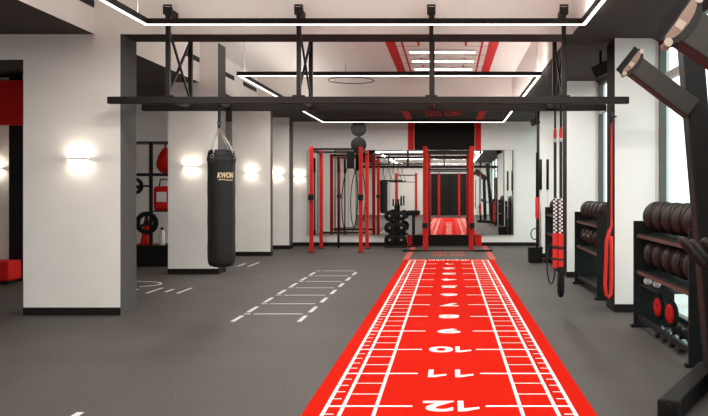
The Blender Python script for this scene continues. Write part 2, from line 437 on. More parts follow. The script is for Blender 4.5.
# ------------------------------------------------------------------ lights
def lamp_area(name, loc, sx, sy, power, up, parent=None, col=(1, .84, .66)):
    l = bpy.data.lights.new(name, 'AREA'); l.shape = 'RECTANGLE'; l.size = sx; l.size_y = sy; l.energy = power; l.color = col
    ob = bpy.data.objects.new(name, l); COL.objects.link(ob)
    if parent is not None: ob.parent = parent; loc = Vector(loc)-ORG[parent.name]
    ob.location = loc; ob.rotation_euler = (PI if up else 0, 0, 0)
    return ob
def led_frame(name, x0, x1, y0, y1, h, label, up_to=None):
    o = thing(name, ((x0+x1)/2, (y0+y1)/2, h), label, 'ceiling light', 'suspended light frames')
    w = .07; b = MB(); d = MB()
    b.box(x0, x1, y1-w, y1, h+.006, h+.065); b.box(x0, x1, y0, y0+w, h+.006, h+.065)
    b.box(x0, x0+w, y0+w, y1-w, h+.006, h+.065); b.box(x1-w, x1, y0+w, y1-w, h+.006, h+.065)
    e = .018
    d.box(x0+e, x1-e, y1-w+e, y1-e, h, h+.006); d.box(x0+e, x1-e, y0+e, y0+w-e, h, h+.006)
    d.box(x0+e, x0+w-e, y0+w-e, y1-w+e, h, h+.006); d.box(x1-w+e, x1-e, y0+w-e, y1-w+e, h, h+.006)
    b.build('profile', 'black', o); d.build('diffuser', 'led', o)
    d = MB(); g = h+.065; e = .018               # unseen upward strip on the profile, added to brighten the ceiling
    yu = up_to or y1-w
    d.box(x0+e, x1-e, y0+e, y0+w-e, g, g+.001).box(x0+e, x0+w-e, y0+w-e, yu, g, g+.001).box(x1-w+e, x1-e, y0+w-e, yu, g, g+.001)
    if not up_to: d.box(x0+e, x1-e, y1-w+e, y1-e, g, g+.001)
    d.build('added_uplight', 'uplight_fill', o)
    pw_ = 4.9                                       # watts per metre of strip
    for (cx, cy, sx, sy) in (((x0+x1)/2, y1-w/2, x1-x0, .045), ((x0+x1)/2, y0+w/2, x1-x0, .045), (x0+w/2, (y0+y1)/2, .045, y1-y0-2*w), (x1-w/2, (y0+y1)/2, .045, y1-y0-2*w)):
        lamp_area('strip_lamp', (cx, cy, h-.002), sx, sy, pw_*max(sx, sy), False, o, (1, .95, .89))
    for x in (x0+.05, x1-.05):
        for y in (y0+.3, y1-.3):
            MB().tube([(x, y, h+.06), (x, y, HC)], .0025, 6).build('wire', 'chrome', o)
    return o
led_frame('light_frame', -3.30, 1.49, 2.0, 8.62, 3.30, 'large rectangular black LED frame light in front of the training rig')
led_frame('light_frame', -3.29, 1.44, 12.34, 20.6, 3.30, 'rectangular LED frame light hung behind the training rig', 18.8)
led_frame('light_frame', -3.30, 1.49, -6.5, 1.0, 3.30, 'rectangular LED frame light near the viewer, seen in the mirror')
for k, (y, s) in enumerate(((15.3, 'nearest'), (16.36, 'middle'), (17.42, 'furthest'))):
    o = thing('linear_light', (CX, y, HC), '%s of three straight white light bars on high ceiling' % s, 'ceiling light', 'light bars on the high ceiling')
    MB().box(CX-.635, CX+.635, y-.05, y+.05, HC-.05, HC-.006).build('housing', 'whiteplastic', o)
    MB().box(CX-.625, CX+.625, y-.042, y+.042, HC-.056, HC-.05).build('diffuser', 'tube', o)
o = thing('ring_pendant', (-2.15, 17.5, 3.95), 'thin dark ring hanging under the white high ceiling', 'pendant')
MB().tube([(-2.15+.5*math.cos(2*PI*k/48), 17.5+.5*math.sin(2*PI*k/48), 3.95) for k in range(48)], .010, 8, closed=True).build('ring', 'black', o)
for k in range(3):
    a = 2*PI*k/3+.4; MB().tube([(-2.15+.5*math.cos(a), 17.5+.5*math.sin(a), 3.96), (-2.15+.5*math.cos(a), 17.5+.5*math.sin(a), HC)], .003, 6).build('wire', 'black', o)

def sconce(x, y, h, label):                      # y: wall face, looking towards -y
    o = thing('wall_sconce', (x, y, h), label, 'wall light', 'slim white wall sconces')
    b = MB().box(x-.13, x+.13, y-.10, y-.03, h-.016, h+.016, bev=.004).box(x-.05, x+.05, y-.03, y, h-.012, h+.012)
    b.build('body', 'whiteplastic', o)
    MB().box(x-.12, x+.12, y-.092, y-.038, h+.016, h+.019).build('diffuser', 'sconceglow', o)
    MB().box(x-.12, x+.12, y-.092, y-.038, h-.019, h-.016).build('diffuser', 'sconceglow', o)
    lamp_area('sconce_lamp', (x, y-.065, h+.021), .24, .05, .34, True, o)
    lamp_area('sconce_lamp', (x, y-.065, h-.021), .24, .05, .24, False, o)
sconce(-4.49, ZP0, 1.90, 'lit wall sconce on the nearest white column, left foreground')
sconce(-4.70, 14.55, 1.96, 'lit wall sconce on second white column, left of the punch bag')
sconce(-4.64, 18.70, 1.95, 'lit wall sconce on third white column, right of the punch bag')
sconce(-4.52, 20.95, 1.95, 'lit wall sconce on the furthest white column')
sconce(-4.16, ZB, 1.93, 'lit wall sconce on the back wall beside the mirror')
sconce(-7.66, 13.5, 1.90, 'lit wall sconce inside the left side room')

# small recessed downlights in the dark low ceilings (switched off)
def downlight(x, y, h, label):
    o = thing('downlight', (x, y, h), label, 'ceiling light', 'recessed downlights in the low ceiling')
    MB().lathe((x, y, h), [(.0, -.002), (.038, -.002), (.038, -.006), (.055, -.006), (.055, 0), (0, 0)], 20).build('trim_ring', 'black', o)
    MB().lathe((x, y, h), [(.0, -.0045), (.034, -.0045), (.034, -.0025), (0, -.0025)], 16).build('lens', 'steel', o)
for x, s in ((-2.25, 'first from left'), (-1.5, 'second from left'), (-.66, 'third from left'), (.12, 'fourth from left')):
    downlight(x, 19.15, 3.46, 'small recessed downlight in the dark low ceiling, %s' % s)

# ------------------------------------------------------------------ training rig straddling the portal
RF, RR, RH = 9.45, 10.27, 2.545
rig = thing('training_rig', (-.95, 9.86, RH), 'black steel hanging rig with rails and cross-braced posts under the portal', 'training rig')
MB().box(-4.04, 2.13, RF-.04, RF+.04, RH, RH+.083, bev=.006).build('rail', 'steel', rig)
MB().box(-3.95, 2.02, RR-.04, RR+.04, RH, RH+.083, bev=.006).build('rail', 'steel', rig)
for x in (-3.33, -1.78, -.21, 1.36):
    MB().bar((x, RF, RH+.08), (x, RF, 3.64), .05, .055, bev=.005).build('post', 'steel', rig)
    MB().bar((x, RR, RH+.08), (x, RR, 3.62), .05, .055, bev=.005).build('post', 'steel', rig)
    MB().bar((x, RF+.03, RH+.05), (x, RR-.03, RH+.05), .05, .05).build('cross_member', 'steel', rig)
    MB().bar((x-.012, RF+.02, RH+.10), (x-.012, RR-.02, 3.40), .022, .03).build('brace', 'steel', rig)
    MB().bar((x+.012, RR-.02, RH+.10), (x+.012, RF+.02, 3.40), .022, .03).build('brace', 'steel', rig)
    MB().box(x-.05, x+.05, RF-.045, RF+.03, 3.60, 3.69, bev=.008).box(x-.035, x+.035, RF+.03, ZP0, 3.615, 3.675).tube([(x-.045, RF-.02, 3.69), (x-.045, RF-.02, 3.71), (x+.045, RF-.02, 3.71), (x+.045, RF-.02, 3.69)], .012, 8).build('wall_clamp', 'black', rig)
    MB().box(x-.04, x+.04, ZP1, RR+.04, 3.58, 3.66).build('wall_clamp', 'black', rig)
    MB().box(x-.07, x+.07, RF-.048, RF+.048, RH+.083, RH+.10).build('base_plate', 'black', rig)

# ------------------------------------------------------------------ punch bag
BX, BY = -2.815, 9.86
bag = thing('punch_bag', (BX, BY, .572), 'long black vinyl punch bag hanging from the rig on white straps', 'punch bag')
R = .167; zb, zt = .572, 2.02
prof = [(0, 0), (R*.55, .004), (R*.86, .022), (R*.97, .06), (R, .11)]+[(R*(1+.012*math.sin(k*1.9)), .11+k*.115) for k in range(1, 11)]+[(R, 1.34), (R*.985, 1.40), (R*.93, 1.435), (R*.80, 1.447), (0, 1.44)]
MB().lathe((BX, BY, zb), prof, 40).build('body', 'bag', bag)
MB().lathe((BX, BY, zb), [(R+.004, 1.30), (R+.007, 1.31), (R+.007, 1.345), (R+.004, 1.355), (R-.01, 1.35), (R-.01, 1.305), (R+.004, 1.30)], 40).build('rim_band', 'strapblack', bag)
ap = Vector((BX-.03, BY, 2.30))
for a in (.35, 1.9, 3.5, 5.0):
    q = Vector((BX+R*.93*math.cos(a), BY-R*.93*math.sin(a), 1.93))
    q1 = Vector((BX+R*.93*math.cos(a), BY-R*.93*math.sin(a), 2.02))
    MB().tube([q, q1, ap], .009, 8).build('strap', 'strapwhite', bag)
for a in (1.9, .35, 3.5):
    q = Vector((BX+(R+.01)*math.cos(a), BY-(R+.01)*math.sin(a), 1.90))
    MB().obox(q, (-math.sin(a), -math.cos(a), 0), (0, 0, 1), (math.cos(a), -math.sin(a), 0), .045, .10, .012, bev=.004).build('strap_tab', 'strapblack', bag)
    MB().tube([q+Vector((math.cos(a)*.014+.02*math.cos(t), -math.sin(a)*.014, .035+.02*math.sin(t))) for t in [2*PI*k/14 for k in range(14)]], .004, 6, closed=True).build('ring', 'chrome', bag)
MB().tube([ap+Vector((0, 0, -.02)), ap+Vector((.0, 0, .03))], .016, 10).tube([ap+Vector((.018*math.sin(t), 0, .05+.03*math.cos(t))) for t in [2*PI*k/16 for k in range(16)]], .006, 8, closed=True).build('swivel', 'black', bag)
MB().bar(ap+Vector((0, 0, .06)), (BX-.02, BY, 2.60), .035, .012).build('hanging_strap', 'strapblack', bag)
MB().box(BX-.06, BX+.02, RF+.04, RR-.04, 2.57, 2.62).build('hanger_bar', 'steel', bag)
me, (a, c, d, e) = text_mesh('KWON', .03, .25)
b = MB(); S = Matrix.Diagonal((.205/(c-a), .07/(e-d), 1, 1)) @ Matrix.Translation((-(a+c)/2, -(d+e)/2, 0))
b.mesh(me, S)
ph0 = .60
for v in b.bm.verts:                              # wrap the print round the bag
    ph = ph0+v.co.x/R; rr = R+.0045+v.co.z*.3
    v.co = Vector((BX+rr*math.sin(ph), BY-rr*math.cos(ph), 1.705+v.co.y))
pts = []
for k in range(13):
    ph = ph0+(-.09+.18*k/12)/R; pts.append((BX+(R+.004)*math.sin(ph), BY-(R+.004)*math.cos(ph), 1.648+.004*math.sin(k*.5)))
b.tube(pts, .0045, 6)
b.build('logo', 'foil', bag)

# ------------------------------------------------------------------ suspension straps and bands hanging from the rig
def trainer(x, y, label, group, long):
    k = 9.86/F; ht = RH+.02
    o = thing('suspension_strap', (x, y, .30), label, 'suspension strap', group)
    Z = lambda py: H+(VY-py)*k
    MB().tube([(x+.03*math.sin(t)*0, y+.045*math.sin(t), RH+.045+.052*math.cos(t)) for t in [2*PI*i/18 for i in range(18)]], .006, 6, closed=True).build('loop', 'strapblack', o)
    MB().obox((x, y, (RH-.01+Z(128))/2), (1, 0, 0), (0, 0, 1), (0, 1, 0), .026, RH-.01-Z(128), .006).build('anchor_strap', 'strapblack', o)
    MB().tube([(x, y, Z(128)), (x, y, Z(131)), (x, y, Z(136)), (x, y, Z(138.5))], [.012, .019, .021, .014], 12).build('sleeve', 'strapred', o)
    MB().obox((x, y, Z(140)), (1, 0, 0), (0, 0, 1), (0, 1, 0), .045, .035, .018, bev=.004).tube([(x-.02, y, Z(142)), (x+.02, y, Z(142))], .007, 8).build('buckle', 'chrome', o)
    MB().obox((x, y, (Z(142)+Z(198))/2), (1, 0, 0), (0, 0, 1), (0, 1, 0), .036, Z(142)-Z(198), .012, bev=.003).build('main_strap', 'strapblack', o)
    MB().obox((x, y, (Z(198)+Z(233))/2), (1, 0, 0), (0, 0, 1), (0, 1, 0), .048, Z(198)-Z(233), .016).build('webbing', 'checker', o)
    MB().obox((x, y, (Z(233)+Z(268))/2), (1, 0, 0), (0, 0, 1), (0, 1, 0), .062, Z(233)-Z(268), .022, bev=.006).build('lower_strap', 'strapred', o)
    for za, zb_ in ((249, 246), (260, 258)): MB().box(x-.033, x+.033, y-.013, y+.013, Z(za), Z(zb_)).build('stitching', 'strapblack', o)
    if long:
        MB().tube([(x, y-.0, Z(266)), (x, y, Z(271)), (x, y, Z(280)), (x, y, Z(292)), (x, y, Z(296))], [.030, .038, .046, .042, .025], 12).build('handle', 'rubber', o)
        MB().tube([(x-.03, y-.03, Z(272)), (x-.045, y-.045, Z(284)), (x-.02, y-.04, Z(294))], .008, 8).build('foot_loop', 'strapblack', o)
    else:
        MB().tube([(x-.05+.05*math.sin(t), y, (Z(244)+Z(284))/2+(Z(244)-Z(284))/2*math.cos(t)) for t in [2*PI*i/24 for i in range(24)]], .009, 8, closed=True).build('foot_loop', 'strapblack', o)
    return o
t1 = trainer(1.315, 9.88, 'left one of the paired black and red suspension straps on the rig', 'suspension straps', False)
t2 = trainer(1.372, 9.78, 'right one of the paired black and red suspension straps, nearest the rig post', 'suspension straps', True)
MB().box(1.25, 1.43, RF+.04, RR-.04, RH+.02, RH+.065).build('cross_member', 'steel', rig)
o = thing('resistance_tube', (1.135, 10.27, .75), 'slim black hanging strap with red grip left of the paired straps', 'strap')
k = 10.27/F; Z = lambda py: H+(VY-py)*k
MB().tube([(1.135, RR, RH+.01), (1.135, RR, Z(151))], .005, 6).build('cord', 'strapblack', o)
MB().tube([(1.135, RR, Z(151)), (1.135, RR, Z(153)), (1.135, RR, Z(197))], [.006, .015, .018], 10).build('tube', 'rubber', o)
MB().tube([(1.135, RR, Z(197)), (1.135, RR, Z(199)), (1.135, RR, Z(217)), (1.135, RR, Z(219))], [.018, .024, .024, .016], 12).build('grip', 'strapred', o)
MB().tube([(1.135, RR, Z(219)), (1.135, RR, Z(248))], .015, 10).build('lower_tube', 'rubber', o)
MB().tube([(1.135+.05*math.sin(t)-.03, RR, Z(234)+.07*math.cos(t)) for t in [2*PI*i/18 for i in range(18)]], .007, 6, closed=True).build('loop', 'strapblack', o)

k = 9.84/F
o = thing('exercise_rope', (1.98, 9.84, .2), 'red exercise rope hanging beside the dark edge of the window column', 'rope')
pp = [P(611.5, y, 9.84) for y in (122, 140, 180, 215, 226)]+[P(x, y, 9.80) for x, y in ((609, 232), (606.5, 242), (606, 262), (605, 284), (606, 295), (608.5, 298), (611, 294), (611.5, 280), (611.5, 250), (611, 236))]
MB().tube(pp, [.011]*4+[.014]+[.022]*10, 12).build('rope', 'strapred', o)
MB().tube([P(611.5, 123, 9.84), P(611.5, 119, 9.84), P(613, 116.5, 9.84), P(616, 116.5, 9.9)], .012, 8).box(2.05, 2.07, 9.955, 10.03, 2.38, 2.50).tube([(1.99, 9.86, 2.43), (2.06, 9.99, 2.43)], .012, 8).build('hook', 'black', o)

# ------------------------------------------------------------------ speakers
def speaker(c, sx, tilt, top, label):
    o = thing('speaker', c, label, 'speaker', 'black speakers under the right soffit')
    c = Vector(c); u = Vector((math.cos(tilt), 0, math.sin(tilt))); w = Vector((-math.sin(tilt), 0, math.cos(tilt)))
    MB().obox(c, u, (0, 1, 0), w, sx, sx*.8, sx*.72, bev=.02).build('cabinet', 'rubber', o)
    MB().obox(c+Vector((0, -sx*.405, 0)), u, (0, 1, 0), w, sx*.88, .012, sx*.6, bev=.004).build('grille', 'black', o)
    MB().bar(c+Vector((0, 0, .02)), (c.x, c.y, top), .035, .035).build('bracket', 'black', o)
speaker((2.09, 11.0, 3.18), .24, .45, HS+.01, 'black speaker hung from soffit behind the near window column')
speaker((1.90, 17.6, 3.05), .20, .35, HS+.01, 'small black speaker far back beside the last window column')

# ------------------------------------------------------------------ racks on the window side
def ball_rack(y0, y1, label, open_base=False):
    o = thing('storage_rack', (2.28, (y0+y1)/2, 0), label, 'storage rack', 'charcoal storage racks by the windows')
    for y in (y1, y0):
        f = MB().box(2.05, 2.50, y-.02, y+.02, 0, 1.18, bev=.006)
        fr = f.build('end_panel', 'rackgreen', o)
        b = MB()
        for i in range(9): b.lathe((2.09, y-.021, .12+i*.12), [(0, -.002), (.011, -.002), (.011, .002), (0, .002)], 10, axis=(0, 1, 0))
        b.build('bolt', 'steel', fr)
        MB().box(2.02, 2.53, y-.035, y+.035, 0, .035).build('foot', 'black', o)
    for h in (1.02, .62, .12):
        s = MB().bar((2.10, y0+.02, h), (2.10, y1-.02, h), .03, .05).bar((2.42, y0+.02, h+.05), (2.42, y1-.02, h+.05), .03, .05)
        if h > .5 or not open_base: s.obox((2.26, (y0+y1)/2, h+.012), (1, 0, .16), (0, 1, 0), (-.16, 0, 1), .33, y1-y0-.06, .008)
        s.build('shelf', 'rackgreen', o)
        if h > .5: MB().bar((2.085, y0+.02, h-.005), (2.085, y1-.02, h-.005), .012, .035).build('front_lip', 'bronze', o)
    return o
def med_ball(c, r, label, group, badge=False):
    o = thing('medicine_ball', (c[0], c[1], c[2]-r), label, 'medicine ball', group)
    b = MB(); n, m = 28, 16
    b.ball(c, r, n, m); b.build('cover', 'leather', o)
    s = MB()
    for ax in ((1, 0, 0), (0, 1, 0), (.7, .7, 0)):
        u = Vector(ax).normalized(); w = Vector((0, 0, 1))
        s.tube([Vector(c)+(u*math.cos(t)+w*math.sin(t))*(r+.001) for t in [2*PI*i/36 for i in range(36)]], .0045, 6, closed=True)
    s.build('seam', 'rubber', o)
    if badge:
        d = Vector((-.55, -.83, .05)).normalized()
        MB().lathe(Vector(c)+d*(r-.005), [(0, .009), (.035, .007), (.04, .002), (0, .0)], 18, axis=d).build('badge', 'whiteplastic', o)
    return o
ball_rack(6.82, 8.85, 'charcoal rack with medicine balls at right foreground window', True)
ball_rack(11.05, 13.0, 'charcoal rack half hidden behind the near window column')
ball_rack(15.1, 17.0, 'charcoal rack furthest back, behind the hanging straps')
order = ['nearest the far end panel', 'second from the far end panel', 'third from the far end panel', 'fourth from the far end panel', 'fifth from the far end panel', 'closest to the near end panel']
for row, h in (('top', 1.04), ('middle', .64)):
    for i in range(5):
        r = .160 if row == 'top' else .158
        med_ball((2.26, 8.62-i*.36, h+.033+r), r, 'dark leather medicine ball on %s shelf of foreground rack, %s' % (row, order[i]), 'medicine balls on the foreground rack')
for row, h in (('top', 1.04), ('middle', .64)):
    for i in range(5):
        pos = ['at the far end', 'second from far end', 'third from far end', 'fourth from far end', 'nearest the viewer'][i]
        med_ball((2.25, 12.78-i*.34, h+.033+.14), .14, 'dark medicine ball on %s shelf of the rack behind window column, %s' % (row, pos), 'medicine balls on the half hidden rack', row == 'middle' and i in (0, 1))
for i, y in enumerate((16.7, 16.3, 15.9, 15.5)):
    med_ball((2.25, y, 1.04+.033+.14), .14, 'dark medicine ball on top of the furthest window rack, %s' % ['at far end', 'second from far end', 'third from far end', 'at near end'][i], 'medicine balls on the furthest rack')
# things low on the foreground rack
def plate_disc(c, r, label, group):
    o = thing('weight_plate', (c[0], c[1], c[2]-r), label, 'weight plate', group)
    MB().lathe(c, [(.03, -.02), (r*.93, -.02), (r, -.012), (r, .012), (r*.93, .02), (.03, .02), (.03, -.02)], 36, axis=(1, .15, 0)).build('rim', 'rubber', o)
    MB().lathe(c, [(.028, -.024), (r*.70, -.024), (r*.73, -.019), (r*.73, .019), (r*.70, .024), (.028, .024), (.028, -.024)], 36, axis=(1, .15, 0)).build('face', 'redpaint', o)
plate_disc((2.22, 8.42, .150+.135), .135, 'red faced plate standing on the lowest rail, further one', 'red plates on the lowest rack shelf')
plate_disc((2.22, 7.95, .150+.135), .135, 'red faced plate standing on the lowest rail, nearer one', 'red plates on the lowest rack shelf')
sh = MB().box(2.10, 2.42, 8.0, 8.82, .475, .487)
o = tag(sh.build('wire_shelf', 'rackgreen'), 'narrow dark shelf under the middle row of medicine balls', 'shelf')
for i, (x, y, s) in enumerate(((2.16, 8.66, 'further'), (2.19, 8.40, 'nearer'))):
    b = MB().ball((x, y, .487+.045), .045, 18, 10)
    tag(b.build('massage_ball', 'whiteplastic'), 'small white ball under the middle shelf, %s of two' % s, 'ball', 'small white balls')
def dumbbell(c, label, L=.26, r=.06, yaw=.25):
    o = thing('dumbbell', (c[0], c[1], c[2]-r), label, 'dumbbell', 'dumbbells under the foreground rack')
    a = Vector((math.cos(yaw), math.sin(yaw), 0)); c = Vector(c)
    MB().tube([c-a*L*.3, c+a*L*.3], .014, 10).build('handle', 'chrome', o)
    for s in (-1, 1):
        q = c+a*s*L*.36
        MB().lathe(q, [(0, -.045), (r*.85, -.045), (r, -.03), (r, .03), (r*.85, .045), (0, .045)], 8, axis=a).build('head', 'darkchrome' if s < 0 else 'rubber', o)
for i, (y, t) in enumerate(((8.22, 'furthest'), (7.96, 'second furthest'), (7.70, 'second nearest'), (7.44, 'nearest'))):
    dumbbell((2.26, y, .062), 'dark steel dumbbell on floor under the foreground rack, %s of four' % t, L=.25, yaw=.12*(i % 2))
# upright bars in a floor block by the last column
for x, s in ((1.99, 'left'), (2.14, 'right')):
    o = thing('upright_bar', (x, 17.3, 0), 'thin black upright bar by the last window column, %s of two' % s, 'bar', 'upright bars')
    MB().lathe((x, 17.3, 0), [(0, 0), (.07, 0), (.07, .05), (.03, .06), (0, .06)], 20).build('foot', 'rubber', o)
    MB().tube([(x, 17.3, .05), (x, 17.3, 1.9)], .014, 10).build('shaft', 'chrome', o)
    MB().tube([(x, 17.3, 1.55), (x, 17.3, 2.21)], .03, 12).build('sleeve', 'rubber', o)
o = thing('plyo_box', (1.84, 17.15, 0), 'low black box on floor beside the furthest window rack', 'box')
MB().box(1.70, 1.98, 16.85, 17.2, .02, .30, bev=.01).build('body', 'rubber', o)
MB().box(1.69, 1.99, 16.84, 17.21, .30, .33, bev=.008).build('lid', 'black', o)
b = MB()
for x in (1.73, 1.95):
    for y in (16.88, 17.17): b.box(x-.02, x+.02, y-.02, y+.02, 0, .02)
b.build('foot', 'rubber', o)

# ------------------------------------------------------------------ foreground cable machine
cm = thing('cable_machine', (2.05, 5.8, 0), 'dark cable machine with raised pulley arms at right edge', 'cable machine')
MZ = 6.1
mb, mt_ = Vector((2.06, MZ, .04)), Vector((1.825, MZ, 2.86))
MB().bar(mb, mt_, .16, .16, up=(0, 1, 0), bev=.012).build('mast', 'black', cm)
MB().bar((1.46, 5.25, .075), (2.09, 6.40, .075), .14, .13, bev=.01).build('base_beam', 'black', cm)
dd = Vector((-.63, -1.15, 0)).normalized(); e0 = Vector((1.46, 5.25, .07))
MB().obox(e0+dd*.02, dd, (-dd.y, dd.x, 0), (0, 0, 1), .05, .16, .135, bev=.015).build('end_cap', 'rubber', cm)
MB().tube([e0+dd*.045+Vector((0, 0, .02)), e0+dd*.075+Vector((0, 0, .02))], .03, 14).build('levelling_knob', 'rubber', cm)
MB().box(2.18, 2.52, 5.3, 6.3, .02, 2.2, bev=.02).build('weight_shroud', 'machine', cm)
MB().bar((1.80, 4.6, .04), (1.74, 4.6, 2.35), .16, .16, up=(0, 1, 0), bev=.012).build('mast', 'black', cm)
MB().bar((1.80, 4.52, .06), (2.1, 6.1, .06), .12, .11, bev=.01).build('base_beam', 'black', cm)
MB().box(1.85, 2.3, 5.2, 5.4, .02, .12, bev=.01).build('base_beam', 'black', cm)
MB().tube([(2.10, 5.72, .1), (2.00, 5.72, 1.10)], .014, 8).build('lit_edge_rod', 'bronze', cm)  # bronze rod stands in for the lit edge of the mast
def pulley_arm(p, q, w, cap, name):
    p, q = Vector(p), Vector(q); a = (q-p).normalized()
    up = Vector((0, 1, 0)); n = a.cross(up).normalized(); up = n.cross(a).normalized()
    if up.y < 0: up = -up
    if n.z < 0: n = -n
    L = cap
    arm = MB().bar(q-a*L*.22, p, w, w*.85, up=up, bev=.012).build('arm', 'machine', cm)
    def D(sc_, d0, d1, off, th, name, m):
        poly = []
        for k in range(15):
            t = PI*k/14; poly.append(q+n*(L/2*sc_*math.cos(t))+a*(d0-d1*math.sin(t)**.8)+up*off)
        MB().prism(poly, up, th).build(name, m, arm)
    D(1.0, 0, L*.38, -w*.45, w*.5, 'pulley_housing', 'black')
    D(.88, -L*.035, L*.20, -w*.45-.006, .006, 'cheek_plate', 'bronze')
    MB().bar(q+n*L*.5-up*w*.2, q-n*L*.5-up*w*.2, .022, w*.5, up=a).build('front_edge', 'rubber', arm)
    for s in (-1, 1):
        MB().tube([q+n*s*L*.47-a*.03*L/.22-up*w*.49, q+n*s*L*.47-a*.03*L/.22+up*w*.05], .017*L/.22, 12).build('roller', 'cream', arm)
    MB().obox(q-a*L*.13-n*L*.10-up*(w*.45+.008), n, up, a, L*.16, .006, L*.15, bev=.002).build('label_plate', 'cream', arm)
pulley_arm(P(692, 110, 6.02), P(628.5, 62, 6.07), .155, .225, 'far')
pulley_arm(P(752, 72, 4.6), P(674, 21, 4.66), .215, .325, 'near')
for i, (x, y) in enumerate(((683, 241), (692.5, 243.5), (705, 242))):
    p = P(x, y, 5.15+.04*i); q = p+Vector((.16, .12, -.15))
    g = MB().tube([p, p+(q-p)*.08, q], [.026, .032, .03], 14).ball(p, .030, 14, 8).build('handle_grip', 'leather', cm)
q0 = P(692.5, 243.5, 5.2)+Vector((.16, .12, -.15))
MB().tube([q0+Vector((-.07, .0, .02)), q0+Vector((.02, .02, 0)), (2.2, 5.36, .95)], .022, 10).build('grip_bracket', 'machine', cm)

# ------------------------------------------------------------------ mirror wall
xs = [-3.95, -2.80, -1.65, -.50, .65, 1.81]
names = ['leftmost, behind the left red rack', 'second from left', 'third from left, behind the plate tree', 'fourth from left, behind the central red rack', 'rightmost, beside the windows']
for i in range(5):
    o = thing('wall_mirror', ((xs[i]+xs[i+1])/2, ZB, .31), 'tall mirror panel on back wall, %s' % names[i], 'mirror', 'mirror panels on the back wall')
    MB().box(xs[i]+.002, xs[i+1]-.002, ZB-.045, ZB-.001, .31, 2.665).build('backing', 'base', o)
    MB().box(xs[i]+.004, xs[i+1]-.004, ZB-.050, ZB-.045, .312, 2.663).build('glass', 'mirror', o)

# ------------------------------------------------------------------ red racks
def rack(x0, x1, y0, y1, h, label, group, cups, bars, w=.09, floor_bar=True):
    o = thing('squat_rack', ((x0+x1)/2, (y0+y1)/2, 0), label, 'squat rack', group)
    for y in (y0, y1):
        for x in (x0, x1):
            hh = h if y == y0 else h-.02
            MB().bar((x, y, .012), (x, y, hh), w, w, bev=.006).build('post', 'red', o)
            MB().box(x-.08, x+.08, y-.08, y+.08, 0, .012).build('foot_plate', 'black', o)
            hb = MB()
            for i in range(18): hb.lathe((x, y-w/2, .35+i*.12), [(0, -.0015), (.012, -.0015), (.012, .002), (0, .002)], 8, axis=(0, 1, 0))
            hb.build('hole_row', 'black', bpy.data.objects[[c.name for c in bpy.data.objects if c.parent == o and c.name.startswith('post')][-1]])
    for (p, q, r) in bars: MB().bar(p, q, r, r).build('crossbar', 'black', o)
    for x in (x0, x1):
        MB().box(x-.065, x+.065, y0-.12, y0-w/2, cups-.08, cups+.06, bev=.01).box(x-.06, x+.06, y0-w/2, y0+w/2+.01, cups-.05, cups+.02).build('bar_hook', 'black', o)
    return o
hA = 2.56
rA = rack(-3.40, -2.18, 19.7, 21.2, 2.62, 'red four-post squat rack at left of the mirror', 'red squat racks', 1.38,
     [((-3.35, 19.7, hA), (-2.23, 19.7, hA), .05), ((-3.35, 21.2, hA), (-2.23, 21.2, hA), .05), ((-3.40, 19.76, hA-.03), (-3.40, 21.14, hA-.03), .06), ((-2.18, 19.76, hA-.03), (-2.18, 21.14, hA-.03), .06), ((-3.35, 21.2, .42), (-2.23, 21.2, .42), .05)])
rB = rack(-.61, .58, 20.25, 21.25, 2.66, 'red squat rack standing behind the far end of the track', 'red squat racks', .66,
     [((-.56, 20.25, 2.52), (.53, 20.25, 2.52), .05), ((-.56, 21.25, 2.52), (.53, 21.25, 2.52), .05), ((-.61, 20.31, 2.5), (-.61, 21.19, 2.5), .06), ((.58, 20.31, 2.5), (.58, 21.19, 2.5), .06), ((-.56, 21.25, 2.1), (.53, 21.25, 2.1), .04)], w=.105)
# connecting storage rail between the racks
o = tag(MB().bar((-2.12, 21.2, 2.50), (-.68, 21.2, 2.50), .05, .05).bar((-2.12, 21.2, 2.24), (-.68, 21.2, 2.24), .035, .035).bar((-1.6, 21.2, 2.24), (-1.6, 21.2, 2.5), .035, .035).build('storage_rail', 'black'), 'black steel rail joining the two red racks before the mirror', 'rail')
# barbell on the floor
o = thing('barbell', (-.04, 20.0, 0), 'long black barbell on the floor in front of central red rack', 'barbell')
MB().tube([(-.75, 20.0, .028), (.67, 20.0, .028)], .014, 10).build('shaft', 'black', o)
for x0, x1 in ((-1.17, -.74), (.66, 1.09)):
    MB().tube([(x0, 20.0, .028), (x1, 20.0, .028)], .025, 12).lathe((x1 if x0 < 0 else x0, 20.0, .028), [(0, -.012), (.028, -.012), (.028, .012), (0, .012)], 16, axis=(1, 0, 0)).build('sleeve', 'black', o)

# two round targets above the left rack
for h, s in ((3.16, 'upper'), (2.74, 'lower')):
    o = thing('ball_target', (-2.37, 20.9, h-.21), '%s of two round black targets stacked above the left red rack' % s, 'target', 'round black targets')
    MB().lathe((-2.37, 20.9, h), [(0, -.022), (.19, -.022), (.205, -.014), (.205, .014), (.19, .022), (0, .022)], 40, axis=(0, 1, 0)).build('disc', 'rubber', o)
    MB().bar((-2.37, 20.93, h), (-2.37, 20.98, h), .08, .08).build('mount', 'black', o)
o = thing('target_pole', (-2.37, 21.0, 2.5), 'black pole holding two round targets on the left red rack', 'pole')
MB().bar((-2.37, 21.0, 2.5), (-2.37, 21.0, 3.30), .05, .04).bar((-2.37, 21.0, 2.52), (-2.37, 21.17, 2.52), .05, .05).build('pole', 'black', o)

